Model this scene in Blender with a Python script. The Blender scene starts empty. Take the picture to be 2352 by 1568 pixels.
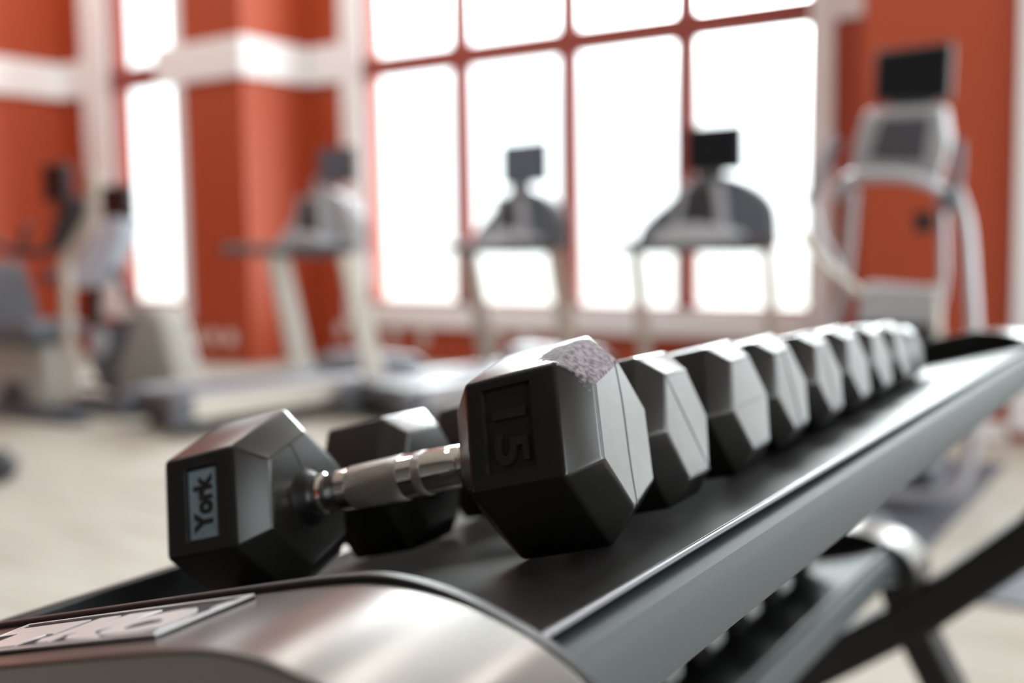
import bpy, bmesh, math, random
from mathutils import Vector, Matrix
random.seed(7)
C = bpy.context.scene.collection
sc = bpy.context.scene
PI = math.pi
R_ = math.radians

# ------------------------------------------------------------------ materials
def mat(name, col, rough=.5, metal=0., spec=.5, bump=None, var=None, coat=0., coat_rough=.1, trans=None):
    """bump=(scale, strength, distance) ; var=(scale, amount) colour mottling"""
    m = bpy.data.materials.new(name); m.use_nodes = True
    nt = m.node_tree; b = nt.nodes['Principled BSDF']
    b.inputs['Base Color'].default_value = (*col, 1)
    b.inputs['Roughness'].default_value = rough
    b.inputs['Metallic'].default_value = metal
    b.inputs['Specular IOR Level'].default_value = spec
    b.inputs['Coat Weight'].default_value = coat
    b.inputs['Coat Roughness'].default_value = coat_rough
    tc = nt.nodes.new('ShaderNodeTexCoord')
    if var:
        n = nt.nodes.new('ShaderNodeTexNoise'); n.inputs['Scale'].default_value = var[0]; n.inputs['Detail'].default_value = 4
        nt.links.new(tc.outputs['Object'], n.inputs['Vector'])
        r = nt.nodes.new('ShaderNodeMapRange'); r.inputs[3].default_value = 1 - var[1]; r.inputs[4].default_value = 1 + var[1]
        nt.links.new(n.outputs['Fac'], r.inputs[0])
        mx = nt.nodes.new('ShaderNodeMix'); mx.data_type = 'RGBA'; mx.blend_type = 'MULTIPLY'; mx.inputs[0].default_value = 1
        mx.inputs[6].default_value = (*col, 1)
        nt.links.new(r.outputs[0], mx.inputs[7]); nt.links.new(mx.outputs[2], b.inputs['Base Color'])
    if bump:
        n = nt.nodes.new('ShaderNodeTexNoise'); n.inputs['Scale'].default_value = bump[0]; n.inputs['Detail'].default_value = 3
        nt.links.new(tc.outputs['Object'], n.inputs['Vector'])
        bp = nt.nodes.new('ShaderNodeBump'); bp.inputs['Strength'].default_value = bump[1]; bp.inputs['Distance'].default_value = bump[2]
        nt.links.new(n.outputs['Fac'], bp.inputs['Height']); nt.links.new(bp.outputs['Normal'], b.inputs['Normal'])
    return m

M = {}
M['wall'] = mat('red_wall_paint', (.40, .062, .020), .55, bump=(160, .15, .002), var=(1.3, .06))
M['mullion'] = mat('maroon_frame_paint', (.30, .060, .045), .45)
M['trim'] = mat('white_trim_paint', (.86, .87, .88), .5)
M['wall_rear'] = mat('taupe_wall_paint', (.075, .07, .062), .6)  # unseen rear wall, darkened to keep camera-facing reflections dark and neutral
M['ceiling'] = mat('ceiling_white', (.75, .73, .69), .9)
M['rubber'] = mat('black_rubber', (.014, .014, .013), .26, spec=.55, bump=(170, .5, .000022), var=(5, .25))
M['rubber_end'] = mat('lit_rubber_end', (.13, .135, .132), .36, spec=.8, bump=(60, .5, .00004), var=(6, .2))  # light from the right put into the paler end-face colour
M['seam'] = mat('seam_black', (.015, .016, .016), .5)
M['chrome'] = mat('chrome', (.83, .82, .80), .07, 1.)
M['knurl'] = mat('knurled_chrome', (.62, .60, .57), .3, 1.)
M['tray'] = mat('black_powder_coat', (.006, .006, .007), .36, spec=.6, bump=(900, .2, .00008), var=(60, .15), coat=.4, coat_rough=.13)
M['beam'] = mat('grey_metallic_paint', (.047, .058, .062), .50, .15, spec=.4, bump=(1400, .5, .0002), var=(1500, .45))
M['edge'] = mat('bare_metal_edge', (.20, .21, .23), .35, 1.)
M['blackmetal'] = mat('black_frame_paint', (.007, .007, .007), .45, spec=.3)
M['pewter'] = mat('pewter_plastic', (.165, .152, .142), .27, .75, var=(14, .08), bump=(300, .06, .0004))
M['capback'] = mat('black_plastic', (.010, .010, .010), .40, spec=.3)
M['badge'] = mat('dark_badge', (.010, .009, .009), .6, 0, spec=.15)
M['badgechrome'] = mat('badge_chrome', (.92, .91, .92), .28, .55)
M['label'] = mat('blue_grey_label', (.24, .32, .36), .5, var=(14, .35))
M['mat'] = mat('dark_rubber_mat', (.075, .083, .105), .6, bump=(300, .2, .002))
M['lightgrey'] = mat('light_grey_plastic', (.50, .53, .57), .4)
M['silver'] = mat('silver_paint', (.46, .47, .50), .33, .25)
M['cream'] = mat('cream_paint', (.70, .68, .61), .45)
M['greyplastic'] = mat('mid_grey_plastic', (.11, .125, .15), .45)
M['darkplastic'] = mat('dark_plastic', (.035, .036, .042), .45)
M['screen'] = mat('dark_screen', (.012, .013, .016), .18, spec=.5)
M['screenblue'] = mat('hazy_screen', (.10, .14, .18), .3, spec=.5)
M['belt'] = mat('treadmill_belt', (.06, .065, .075), .6)
M['shroud'] = mat('stone_grey_shroud', (.40, .39, .36), .5)
M['paleblue'] = mat('pale_blue_plastic', (.62, .70, .82), .35)
M['post'] = mat('beige_post_paint', (.46, .40, .34), .45)
M['vinyl'] = mat('dark_grey_vinyl', (.07, .07, .085), .5)
M['rail'] = mat('dark_grip', (.045, .05, .055), .5)
M['outlet'] = mat('outlet_plastic', (.72, .66, .62), .4)
M['lens'] = mat('lamp_diffuser', (.9, .88, .82), .5)
_b = M['lens'].node_tree.nodes['Principled BSDF']
_b.inputs['Emission Color'].default_value = (1, .9, .74, 1); _b.inputs['Emission Strength'].default_value = 6

def knurl_nodes():
    m = M['knurl']; nt = m.node_tree; b = nt.nodes['Principled BSDF']
    tc = nt.nodes.new('ShaderNodeTexCoord'); sp = nt.nodes.new('ShaderNodeSeparateXYZ')
    nt.links.new(tc.outputs['Object'], sp.inputs[0])
    def mth(op, a, bb=None):
        n = nt.nodes.new('ShaderNodeMath'); n.operation = op
        for i, v in enumerate((a, bb)):
            if v is None: continue
            if isinstance(v, (int, float)): n.inputs[i].default_value = v
            else: nt.links.new(v, n.inputs[i])
        return n.outputs[0]
    ang = mth('ARCTAN2', sp.outputs[1], sp.outputs[2])
    xs = mth('MULTIPLY', sp.outputs[0], 150)
    an = mth('MULTIPLY', ang, 48)
    s1 = mth('SINE', mth('ADD', xs, an)); s2 = mth('SINE', mth('SUBTRACT', xs, an))
    h = mth('MAXIMUM', s1, s2)
    bp = nt.nodes.new('ShaderNodeBump'); bp.inputs['Strength'].default_value = .8; bp.inputs['Distance'].default_value = .0011
    nt.links.new(h, bp.inputs['Height']); nt.links.new(bp.outputs['Normal'], b.inputs['Normal'])
    r = nt.nodes.new('ShaderNodeMapRange'); r.inputs[1].default_value = -1; r.inputs[3].default_value = .25; r.inputs[4].default_value = 1
    nt.links.new(h, r.inputs[0])
    mx = nt.nodes.new('ShaderNodeMix'); mx.data_type = 'RGBA'; mx.blend_type = 'MULTIPLY'; mx.inputs[0].default_value = 1
    mx.inputs[6].default_value = (.62, .60, .57, 1); nt.links.new(r.outputs[0], mx.inputs[7]); nt.links.new(mx.outputs[2], b.inputs['Base Color'])
knurl_nodes()

def worn_rubber(cx, cy, cz):
    """black rubber with one torn, paler patch around a chamfer corner (object space)"""
    m = mat('worn_black_rubber', (.014, .014, .013), .26, spec=.55, bump=(170, .5, .000024)); nt = m.node_tree; b = nt.nodes['Principled BSDF']
    tc = nt.nodes.new('ShaderNodeTexCoord')
    n = nt.nodes.new('ShaderNodeTexNoise'); n.inputs['Scale'].default_value = 6; n.inputs['Detail'].default_value = 6; n.inputs['Roughness'].default_value = .65
    nt.links.new(tc.outputs['Object'], n.inputs['Vector'])
    d = nt.nodes.new('ShaderNodeVectorMath'); d.operation = 'DISTANCE'; d.inputs[1].default_value = (cx, cy, cz)
    nt.links.new(tc.outputs['Object'], d.inputs[0])
    a = nt.nodes.new('ShaderNodeMath'); a.operation = 'MULTIPLY_ADD'; a.inputs[1].default_value = .42; nt.links.new(n.outputs['Fac'], a.inputs[0]); nt.links.new(d.outputs['Value'], a.inputs[2])
    r = nt.nodes.new('ShaderNodeMapRange'); r.inputs[1].default_value = .665; r.inputs[2].default_value = .625; nt.links.new(a.outputs[0], r.inputs[0])
    n2 = nt.nodes.new('ShaderNodeTexNoise'); n2.inputs['Scale'].default_value = 22; n2.inputs['Detail'].default_value = 5
    nt.links.new(tc.outputs['Object'], n2.inputs['Vector'])
    cr = nt.nodes.new('ShaderNodeValToRGB'); cr.color_ramp.elements[0].position = .35; cr.color_ramp.elements[0].color = (.085, .07, .078, 1)
    cr.color_ramp.elements[1].position = .62; cr.color_ramp.elements[1].color = (.25, .215, .235, 1); nt.links.new(n2.outputs['Fac'], cr.inputs[0])
    mx = nt.nodes.new('ShaderNodeMix'); mx.data_type = 'RGBA'; mx.inputs[6].default_value = (.010, .010, .009, 1)
    nt.links.new(r.outputs[0], mx.inputs[0]); nt.links.new(cr.outputs[0], mx.inputs[7]); nt.links.new(mx.outputs[2], b.inputs['Base Color'])
    rr = nt.nodes.new('ShaderNodeMapRange'); rr.inputs[3].default_value = .26; rr.inputs[4].default_value = .8; nt.links.new(r.outputs[0], rr.inputs[0]); nt.links.new(rr.outputs[0], b.inputs['Roughness'])
    rs = nt.nodes.new('ShaderNodeMapRange'); rs.inputs[3].default_value = .55; rs.inputs[4].default_value = .15; nt.links.new(r.outputs[0], rs.inputs[0]); nt.links.new(rs.outputs[0], b.inputs['Specular IOR Level'])
    return m

def carpet():
    m = bpy.data.materials.new('striped_carpet'); m.use_nodes = True; nt = m.node_tree; b = nt.nodes['Principled BSDF']
    b.inputs['Roughness'].default_value = .95; b.inputs['Specular IOR Level'].default_value = .15
    tc = nt.nodes.new('ShaderNodeTexCoord'); mp = nt.nodes.new('ShaderNodeMapping')
    mp.inputs['Rotation'].default_value = (0, 0, R_(-58)); mp.inputs['Scale'].default_value = (1.1, 17, 1)
    nt.links.new(tc.outputs['Object'], mp.inputs[0])
    n = nt.nodes.new('ShaderNodeTexNoise'); n.inputs['Scale'].default_value = 1.6; n.inputs['Detail'].default_value = 5; n.inputs['Roughness'].default_value = .6
    nt.links.new(mp.outputs[0], n.inputs['Vector'])
    cr = nt.nodes.new('ShaderNodeValToRGB'); e = cr.color_ramp.elements
    e[0].position = .30; e[0].color = (.32, .295, .25, 1); e[1].position = .58; e[1].color = (.48, .46, .415, 1)
    nt.links.new(n.outputs['Fac'], cr.inputs[0]); nt.links.new(cr.outputs[0], b.inputs['Base Color'])
    n2 = nt.nodes.new('ShaderNodeTexNoise'); n2.inputs['Scale'].default_value = 260; nt.links.new(tc.outputs['Object'], n2.inputs['Vector'])
    bp = nt.nodes.new('ShaderNodeBump'); bp.inputs['Strength'].default_value = .5; bp.inputs['Distance'].default_value = .005
    nt.links.new(n2.outputs['Fac'], bp.inputs['Height']); nt.links.new(bp.outputs[0], b.inputs['Normal'])
    return m
M['carpet'] = carpet()

def glass():
    m = bpy.data.materials.new('window_glass'); m.use_nodes = True; nt = m.node_tree
    for n in list(nt.nodes): nt.nodes.remove(n)
    o = nt.nodes.new('ShaderNodeOutputMaterial'); mx = nt.nodes.new('ShaderNodeMixShader')
    t = nt.nodes.new('ShaderNodeBsdfTransparent'); g = nt.nodes.new('ShaderNodeBsdfGlossy'); g.inputs['Roughness'].default_value = .02
    lw = nt.nodes.new('ShaderNodeLayerWeight'); pw = nt.nodes.new('ShaderNodeMath'); pw.operation = 'POWER'; pw.inputs[1].default_value = 5
    nt.links.new(lw.outputs['Facing'], pw.inputs[0]); f = nt.nodes.new('ShaderNodeMath'); f.operation = 'MULTIPLY_ADD'; f.inputs[1].default_value = .9; f.inputs[2].default_value = .03
    nt.links.new(pw.outputs[0], f.inputs[0])
    t.inputs['Color'].default_value = (.96, .98, .97, 1)
    nt.links.new(f.outputs[0], mx.inputs[0]); nt.links.new(t.outputs[0], mx.inputs[1]); nt.links.new(g.outputs[0], mx.inputs[2]); nt.links.new(mx.outputs[0], o.inputs[0])
    return m
M['glass'] = glass()

# ------------------------------------------------------------------ mesh helpers
class MB:
    def __init__(s): s.bm = bmesh.new()
    def box(s, x0, x1, y0, y1, z0, z1, mtx=None):
        vs = [s.bm.verts.new((x, y, z)) for x in (x0, x1) for y in (y0, y1) for z in (z0, z1)]
        if mtx:
            for v in vs: v.co = mtx @ v.co
        for f in ((0,1,3,2),(4,6,7,5),(0,4,5,1),(2,3,7,6),(0,2,6,4),(1,5,7,3)): s.bm.faces.new([vs[i] for i in f])
        return s
    def tube(s, pts, r, n=10, closed=False):
        pts = [Vector(p) for p in pts]; rs = r if isinstance(r, (list, tuple)) else [r]*len(pts)
        rings = []; prev = None
        for i, p in enumerate(pts):
            t = (pts[min(i+1, len(pts)-1)] - pts[max(i-1, 0)]).normalized()
            if prev is None: u = t.cross(Vector((0,0,1))) if abs(t.z) < .9 else t.cross(Vector((1,0,0)))
            else: u = prev - t*prev.dot(t)
            u.normalize(); w = t.cross(u); prev = u
            rings.append([s.bm.verts.new(p + (u*math.cos(2*PI*k/n) + w*math.sin(2*PI*k/n))*rs[i]) for k in range(n)])
        for a, b in zip(rings, rings[1:]):
            for k in range(n): s.bm.faces.new((a[k], a[(k+1) % n], b[(k+1) % n], b[k]))
        s.bm.faces.new(rings[0][::-1]); s.bm.faces.new(rings[-1])
        return s
    def bar(s, pts, w, h, up=(0, 1, 0)):
        """rectangular bar swept along pts: w across 'up', h along 'up'"""
        pts = [Vector(p) for p in pts]; up = Vector(up); rings = []
        for i, p in enumerate(pts):
            t = (pts[min(i+1, len(pts)-1)] - pts[max(i-1, 0)]).normalized()
            x = t.cross(up).normalized(); y = x.cross(t).normalized()
            rings.append([s.bm.verts.new(p + x*a*w/2 + y*b*h/2) for a, b in ((-1,-1),(1,-1),(1,1),(-1,1))])
        for a, b in zip(rings, rings[1:]):
            for k in range(4): s.bm.faces.new((a[k], a[(k+1) % 4], b[(k+1) % 4], b[k]))
        s.bm.faces.new(rings[0][::-1]); s.bm.faces.new(rings[-1])
        return s
    def prism(s, poly, d0, d1, axis='y', mtx=None):
        """poly in the plane perpendicular to axis: axis y -> (x,z), axis x -> (y,z), axis z -> (x,y)"""
        def P(a, b, d): return {'y': (a, d, b), 'x': (d, a, b), 'z': (a, b, d)}[axis]
        A = [s.bm.verts.new(P(a, b, d0)) for a, b in poly]; B = [s.bm.verts.new(P(a, b, d1)) for a, b in poly]
        if mtx:
            for v in A + B: v.co = mtx @ v.co
        n = len(poly)
        for k in range(n): s.bm.faces.new((A[k], A[(k+1) % n], B[(k+1) % n], B[k]))
        s.bm.faces.new(A[::-1]); s.bm.faces.new(B)
        return s
    def lathe_x(s, prof, n=28):
        rings = [[s.bm.verts.new((x, r*math.cos(2*PI*k/n), r*math.sin(2*PI*k/n))) for k in range(n)] for x, r in prof]
        for a, b in zip(rings, rings[1:]):
            for k in range(n): s.bm.faces.new((a[k], a[(k+1) % n], b[(k+1) % n], b[k]))
        s.bm.faces.new(rings[0][::-1]); s.bm.faces.new(rings[-1])
        return s
    def ball(s, c, r, sx=1, sy=1, sz=1, n=16):
        q = bmesh.ops.create_uvsphere(s.bm, u_segments=n, v_segments=n//2+2, radius=r)
        for v in q['verts']: v.co = Vector((v.co.x*sx, v.co.y*sy, v.co.z*sz)) + Vector(c)
        return s
    def build(s, name, m, parent=None, bevel=0, smooth=True, seg=2, ang=35):
        bmesh.ops.recalc_face_normals(s.bm, faces=s.bm.faces)
        me = bpy.data.meshes.new(name); s.bm.to_mesh(me); s.bm.free()
        o = bpy.data.objects.new(name, me); C.objects.link(o); me.materials.append(m)
        if smooth:
            for p in me.polygons: p.use_smooth = True
            sharp(me, ang)
        if bevel:
            b = o.modifiers.new('bevel', 'BEVEL'); b.width = bevel; b.segments = seg; b.limit_method = 'ANGLE'; b.angle_limit = R_(30)
            b.harden_normals = False
        if parent: o.parent = parent
        return o

def sharp(me, ang):
    bm = bmesh.new(); bm.from_mesh(me)
    for e in bm.edges:
        if len(e.link_faces) == 2: e.smooth = e.calc_face_angle(0) < R_(ang)
    bm.to_mesh(me); bm.free()

def tag(o, label=None, cat=None, group=None, kind=None):
    if label: o['label'] = label
    if cat: o['category'] = cat
    if group: o['group'] = group
    if kind: o['kind'] = kind
    return o
def thing(name, label, cat, loc=(0,0,0), rz=0, group=None):
    o = bpy.data.objects.new(name, None); C.objects.link(o); o.location = loc; o.rotation_euler = (0, 0, rz); o.empty_display_size = .05
    return tag(o, label, cat, group)
def struct(o): o['kind'] = 'structure'; return o
def dup(root, children=True):
    r = root.copy(); C.objects.link(r)
    for ch in list(root.children):
        c = ch.copy(); C.objects.link(c); c.parent = r
        for g in ch.children:
            d = g.copy(); C.objects.link(d); d.parent = c
    return r

# ------------------------------------------------------------------ room
WB, WA, WR = 7.70, 6.87, 6.00           # back wall, left bay wall, right bay wall (inner faces)
XL, XJ, XR = -9.87, -7.28, -1.63        # left wall, jog, right jog
XE, YF, HC = 3.4, -4.0, 5.0             # right wall, wall behind, ceiling height
T = .25

struct(MB().box(XL-T, XE+T, YF-T, WB+T, -.1, 0).build('floor', M['carpet'], smooth=False))
struct(MB().box(XL-T, XE+T, YF-T, WB+T, HC, HC+.1).build('ceiling', M['ceiling'], smooth=False))
def holed(mb, x0, x1, y0, y1, holes, z1=HC):
    """wall slab with rectangular openings (hx0,hx1,hz0,hz1) sorted in x"""
    x = x0
    for a, b, c, d in holes:
        mb.box(x, a, y0, y1, 0, z1); mb.box(a, b, y0, y1, 0, c)
        if d < z1: mb.box(a, b, y0, y1, d, z1)
        x = b
    mb.box(x, x1, y0, y1, 0, z1)
    return mb
W1 = (-6.60, -2.45, .53, 4.80)
W2 = (-9.12, -8.16, .53, 4.80)
W3 = (-.74, 2.90, .53, 2.56)
W7_ADDED = (-1.60, 2.90, 2.98, 4.75)  # unseen clerestory opening, added to brighten reflections in dumbbell tops and tray
struct(holed(MB(), XJ, XR, WB, WB+T, [W1]).build('wall_back', M['wall'], smooth=False))
struct(holed(MB(), XL-T, XJ-.0005, WA, WA+T, [W2]).box(XJ-T, XJ, WA+T, WB+T, 0, HC).build('wall_back_left', M['wall'], smooth=False))
struct(holed(MB(), XR+.0005, XE+T, WR, WR+T, [W3], 2.98).box(XR+.0005, W7_ADDED[0], WR, WR+T, 2.98, HC).box(W7_ADDED[1], XE+T, WR, WR+T, 2.98, HC).box(W7_ADDED[0], W7_ADDED[1], WR, WR+T, W7_ADDED[3], HC).box(XR, XR+T, WR+T, WB+T, 0, HC).build('wall_back_right', M['wall'], smooth=False))
struct(MB().box(XL-T, XL, YF, WA, 0, HC).build('wall_left', M['wall'], smooth=False))
# right wall with three windows (out of frame, they light the rack from its side)
RW = [(-2.6, -.9), (.3, 2.0), (2.9, 5.2)]
mb = MB(); y = YF
for a, b in RW:
    mb.box(XE, XE+T, y, a, 0, HC); mb.box(XE, XE+T, a, b, 0, .55); mb.box(XE, XE+T, a, b, 3.9, HC); y = b
mb.box(XE, XE+T, y, WR, 0, HC)
struct(mb.build('wall_right', M['wall'], smooth=False))
struct(MB().box(XL-T, XE+T, YF-T, YF, 0, HC).build('wall_front', M['wall_rear'], smooth=False))

def window(n, x0, x1, z0, z1, y, mulls, tz, mw=.15):
    """glazing set into an opening in a wall parallel to X"""
    r = bpy.data.objects.new('window_%d' % n, None); C.objects.link(r); struct(r); r.location = ((x0+x1)/2, y+.08, z0)
    L = lambda v: v - (x0+x1)/2
    fr = MB(); d0, d1 = -.06, .05
    for m in mulls: fr.box(L(m)-mw/2, L(m)+mw/2, d0, d1, 0, z1-z0)
    for a, b in tz: fr.box(L(x0), L(x1), d0-.005, d1, a-z0, b-z0)
    fr.build('window_frame', M['mullion'], r, bevel=.006)
    fs = MB(); fs.box(L(x0), L(x0)+.03, d0, d1, 0, z1-z0).box(L(x1)-.03, L(x1), d0, d1, 0, z1-z0)
    fs.box(L(x0), L(x1), d0, d1, 0, .03).box(L(x0), L(x1), d0, d1, z1-z0-.05, z1-z0)
    fs.build('window_sash', M['mullion'], r)
    xs = [x0] + list(mulls) + [x1]; zs = [z0] + [(a+b)/2 for a, b in tz] + [z1]
    for a, b in zip(xs, xs[1:]):
        for c, d in zip(zs, zs[1:]):
            MB().box(L(a), L(b), .0, .006, c-z0, d-z0).build('pane', M['glass'], r, smooth=False)
    return r
window(1, *W1[:2], *W1[2:], WB, (-5.545, -4.47, -3.44), [(2.58, 2.76)])
window(2, *W2[:2], *W2[2:], WA, (), [(2.60, 2.80)])
window(3, *W3[:2], *W3[2:], WR, (.16, 1.06, 1.98), [])
window(7, *W7_ADDED[:2], *W7_ADDED[2:], WR, (-.74, .16, 1.06, 1.98), [])  # glazing of the added clerestory
def side_window(n, a, b):
    r = bpy.data.objects.new('window_%d' % n, None); C.objects.link(r); struct(r); r.location = (XE+.08, (a+b)/2, .55)
    h = (b-a)/2
    f = MB(); f.box(-.05, .05, -h, -h+.06, 0, 3.35).box(-.05, .05, h-.06, h, 0, 3.35).box(-.05, .05, -.04, .04, 0, 3.35)
    f.box(-.05, .05, -h, h, 2.0, 2.15).box(-.05, .05, -h, h, 0, .06).box(-.05, .05, -h, h, 3.29, 3.35)
    f.build('window_frame', M['mullion'], r); MB().box(0, .006, -h, h, 0, 3.35).build('pane', M['glass'], r, smooth=False)
for i, (a, b) in enumerate(RW): side_window(4+i, a, b)

# white casings and the picture-rail band
p = .045
def trim(n, boxes, b=.008):
    m = MB()
    for q in boxes: m.box(*q)
    return struct(m.build('trim_%d' % n, M['trim'], bevel=b))
trim(1, [(-6.85, -6.60, WB-p, WB+.02, .32, HC-.01), (-2.45, -2.28, WB-p, WB+.02, .32, HC-.01), (-6.60, -2.45, WB-p-.03, WB+.02, .32, .525)])
trim(2, [(-9.50, -9.12, WA-p, WA+.02, .39, HC-.01), (-8.16, -8.06, WA-p, WA+.02, .39, HC-.01), (-9.12, -8.16, WA-p, WA+.02, .39, .525)])
trim(3, [(-.86, -.74, WR-p, WR+.02, .06, 2.565), (2.90, 3.10, WR-p, WR+.02, .06, 2.565), (-.74, 2.90, WR-p, WR+.02, .32, .525)])
b0, b1 = 2.57, 2.92
trim(4, [(XJ+.04, -6.85, WB-.04, WB+.01, b0, b1), (-2.28, XR, WB-.04, WB+.01, b0, b1)], .006)
trim(5, [(-8.40, XJ+.041, WA-.04, WA, b0, b1), (XL+.041, -9.50, WA-.04, WA, b0, b1), (XJ, XJ+.041, WA, WB-.041, b0, b1)], .006)
trim(6, [(XL, XL+.04, YF, WA, b0, b1)], .006)
trim(7, [(XR, XE-.01, WR-.04, WR, b0, b1)], .006)
def base(side, q): return struct(MB().box(*q).build('baseboard_'+side, M['trim'], bevel=.004))
base('back_right', (XR, -.87, WR-.02, WR, .0, .10))

# ceiling lamps added above the frame for room fill and wall wash
k = 0
for lx, ly in ((-8.0, 4.6), (-8.0, 1.5), (-5.2, 5.6), (-5.2, 2.2), (-2.6, 4.6), (-2.6, 1.0), (.6, 2.6), (-6.4, 6.7), (-.9, 4.9), (-8.9, 5.9)):
    t = thing('fill_ceiling_light', 'unseen round white downlight added to the ceiling', 'ceiling light', (lx, ly, HC-.03), 0, 'added downlights')
    m = MB(); rings = []
    N = 20
    ro = [[m.bm.verts.new((r*math.cos(2*PI*i/N), r*math.sin(2*PI*i/N), z)) for i in range(N)] for r, z in ((.17, 0), (.17, .03), (.14, .03), (.14, 0))]
    for a in range(4):
        for i in range(N): m.bm.faces.new((ro[a][i], ro[a][(i+1) % N], ro[(a+1) % 4][(i+1) % N], ro[(a+1) % 4][i]))
    m.build('ring', M['trim'], t)
    m = MB(); bmesh.ops.create_circle(m.bm, cap_ends=True, segments=20, radius=.14)
    for v in m.bm.verts: v.co.z = .012
    m.build('diffuser', M['lens'], t)
    ld = bpy.data.lights.new('downlight', 'AREA'); ld.shape = 'DISK'; ld.size = .26; ld.energy = 22; ld.color = (1, .96, .92)
    lo = bpy.data.objects.new('downlight', ld); C.objects.link(lo); lo.location = (lx, ly, HC-.05)

# ------------------------------------------------------------------ dumbbells
S = .055
TAU = R_(14.853)
TN = Vector((-math.sin(TAU), 0, math.cos(TAU)))             # tray normal
TU = Vector((math.cos(TAU), 0, math.sin(TAU)))              # up the tray slope, to the right
TC = TN.dot(Vector((-.26494, .45333, .89672)))              # tray plane offset
Q0, P0, P1, Q1, RQ = 1.085, 1.3445, 2.2265, 2.4865, .696

def ring(bm, x, r, rot): return [bm.verts.new((x, r*math.cos(R_(60+60*k+rot)), r*math.sin(R_(60+60*k+rot)))) for k in range(6)]
def head_mesh(name, sgn, rot, mats, recess=None, depth=.05):
    bm = bmesh.new()
    rs = [ring(bm, sgn*x, r, rot) for x, r in ((Q0, RQ), (P0, 1), (P1, 1), (Q1, RQ))]
    for a, b in zip(rs, rs[1:]):
        for k in range(6): bm.faces.new((a[k], a[(k+1) % 6], b[(k+1) % 6], b[k]))
    bm.faces.new(rs[0][::-1]); bm.faces.new(rs[-1])
    bmesh.ops.recalc_face_normals(bm, faces=bm.faces)
    bmesh.ops.bevel(bm, geom=list(bm.edges), offset=.034, segments=3, profile=.6, affect='EDGES', clamp_overlap=True)
    bm.faces.ensure_lookup_table()
    if recess:
        th = R_(150+rot); n = Vector((0, math.cos(th), math.sin(th)))
        f = max((f for f in bm.faces if f.normal.dot(n) > .995), key=lambda f: f.calc_area())
        loop = [l.vert for l in f.loops]
        v1 = Vector((0, math.cos(R_(120+rot)), math.sin(R_(120+rot)))); v2 = Vector((0, math.cos(R_(180+rot)), math.sin(R_(180+rot))))
        u0, u1, w0, w1 = recess
        def pt(u, w, d=0): return Vector((sgn*(P0+(P1-P0)*u), 0, 0)) + v1*(1-w) + v2*w - n*d
        inner = [bm.verts.new(pt(u, w)) for u, w in ((u0, w0), (u1, w0), (u1, w1), (u0, w1))]
        low = [bm.verts.new(pt(u, w, depth)) for u, w in ((u0+.012, w0+.01), (u1-.012, w0+.01), (u1-.012, w1-.01), (u0+.012, w1-.01))]
        bm.faces.remove(f)
        near = [min(loop, key=lambda v: (v.co-i.co).length) for i in inner]
        if len(set(near)) == 4 and len(loop) == 4:
            for k in range(4): bm.faces.new((near[k], near[(k+1) % 4], inner[(k+1) % 4], inner[k]))
        for k in range(4): bm.faces.new((inner[k], inner[(k+1) % 4], low[(k+1) % 4], low[k]))
        bm.faces.new(low)
        bmesh.ops.recalc_face_normals(bm, faces=bm.faces)
    me = bpy.data.meshes.new(name)
    for f in bm.faces:
        f.smooth = True
        if len(mats) > 1 and f.normal.x*sgn > .97 and f.calc_area() > .3: f.material_index = 1
    for e in bm.edges:
        if len(e.link_faces) == 2: e.smooth = e.calc_face_angle(0) < R_(32)
    bm.to_mesh(me); bm.free()
    for m in mats: me.materials.append(m)
    return me
def mesh_obj(name, me, parent=None):
    o = bpy.data.objects.new(name, me); C.objects.link(o); o.parent = parent; return o

def text_mesh(txt, extrude, offset=0.):
    cu = bpy.data.curves.new('t', 'FONT'); cu.body = txt; cu.extrude = extrude; cu.offset = offset; cu.resolution_u = 4
    o = bpy.data.objects.new('t', cu); C.objects.link(o)
    dg = bpy.context.evaluated_depsgraph_get(); me = bpy.data.meshes.new_from_object(o.evaluated_get(dg))
    bpy.data.objects.remove(o); bpy.data.curves.remove(cu)
    return me
def place_text(me, name, m, origin, tx, ty, w, h, parent):
    """fit the flat text mesh into a w x h box centred on origin, text x along tx and y along ty"""
    xs = [v.co.x for v in me.vertices]; ys = [v.co.y for v in me.vertices]
    cx, cy, sx, sy = (min(xs)+max(xs))/2, (min(ys)+max(ys))/2, w/(max(xs)-min(xs)), h/(max(ys)-min(ys))
    tz = tx.cross(ty)
    for v in me.vertices:
        v.co = origin + tx*((v.co.x-cx)*sx) + ty*((v.co.y-cy)*sy) + tz*v.co.z
    me.materials.clear(); me.materials.append(m); me.name = name
    return mesh_obj(name, me, parent)

def handle_parts(root, full=True):
    # rubber-necked chrome handle: collars, knurled middle, smooth worn part
    z = MB().lathe_x([(-1.10, .20), (-1.0, .205), (-.97, .215), (-.86, .215), (-.83, .19), (-.80, .19), (-.78, .205), (-.60, .212), (-.52, .216),
                      (-.3, .222), (0, .226), (.3, .222), (.52, .216), (.60, .212), (.78, .205), (.80, .19), (.83, .19), (.86, .215), (.97, .215), (1.0, .205), (1.10, .20)], 40)
    h = z.build('handle', M['chrome'], root)
    MB().lathe_x([(-.50, .2195), (-.49, .224), (-.25, .2285), (0, .231), (.12, .231), (.13, .226)], 48).build('knurled_grip', M['knurl'], h)
    MB().lathe_x([(.30, .2235), (.305, .2265), (.395, .2255), (.40, .222)], 48).build('knurled_grip', M['knurl'], h)
    for sg in (-1, 1):
        MB().lathe_x([(sg*1.086, .30), (sg*1.06, .275), (sg*1.0, .235), (sg*.985, .222), (sg*.985, .19)], 32).build('rubber_neck', M['blackmetal'], h)
    return h
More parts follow.
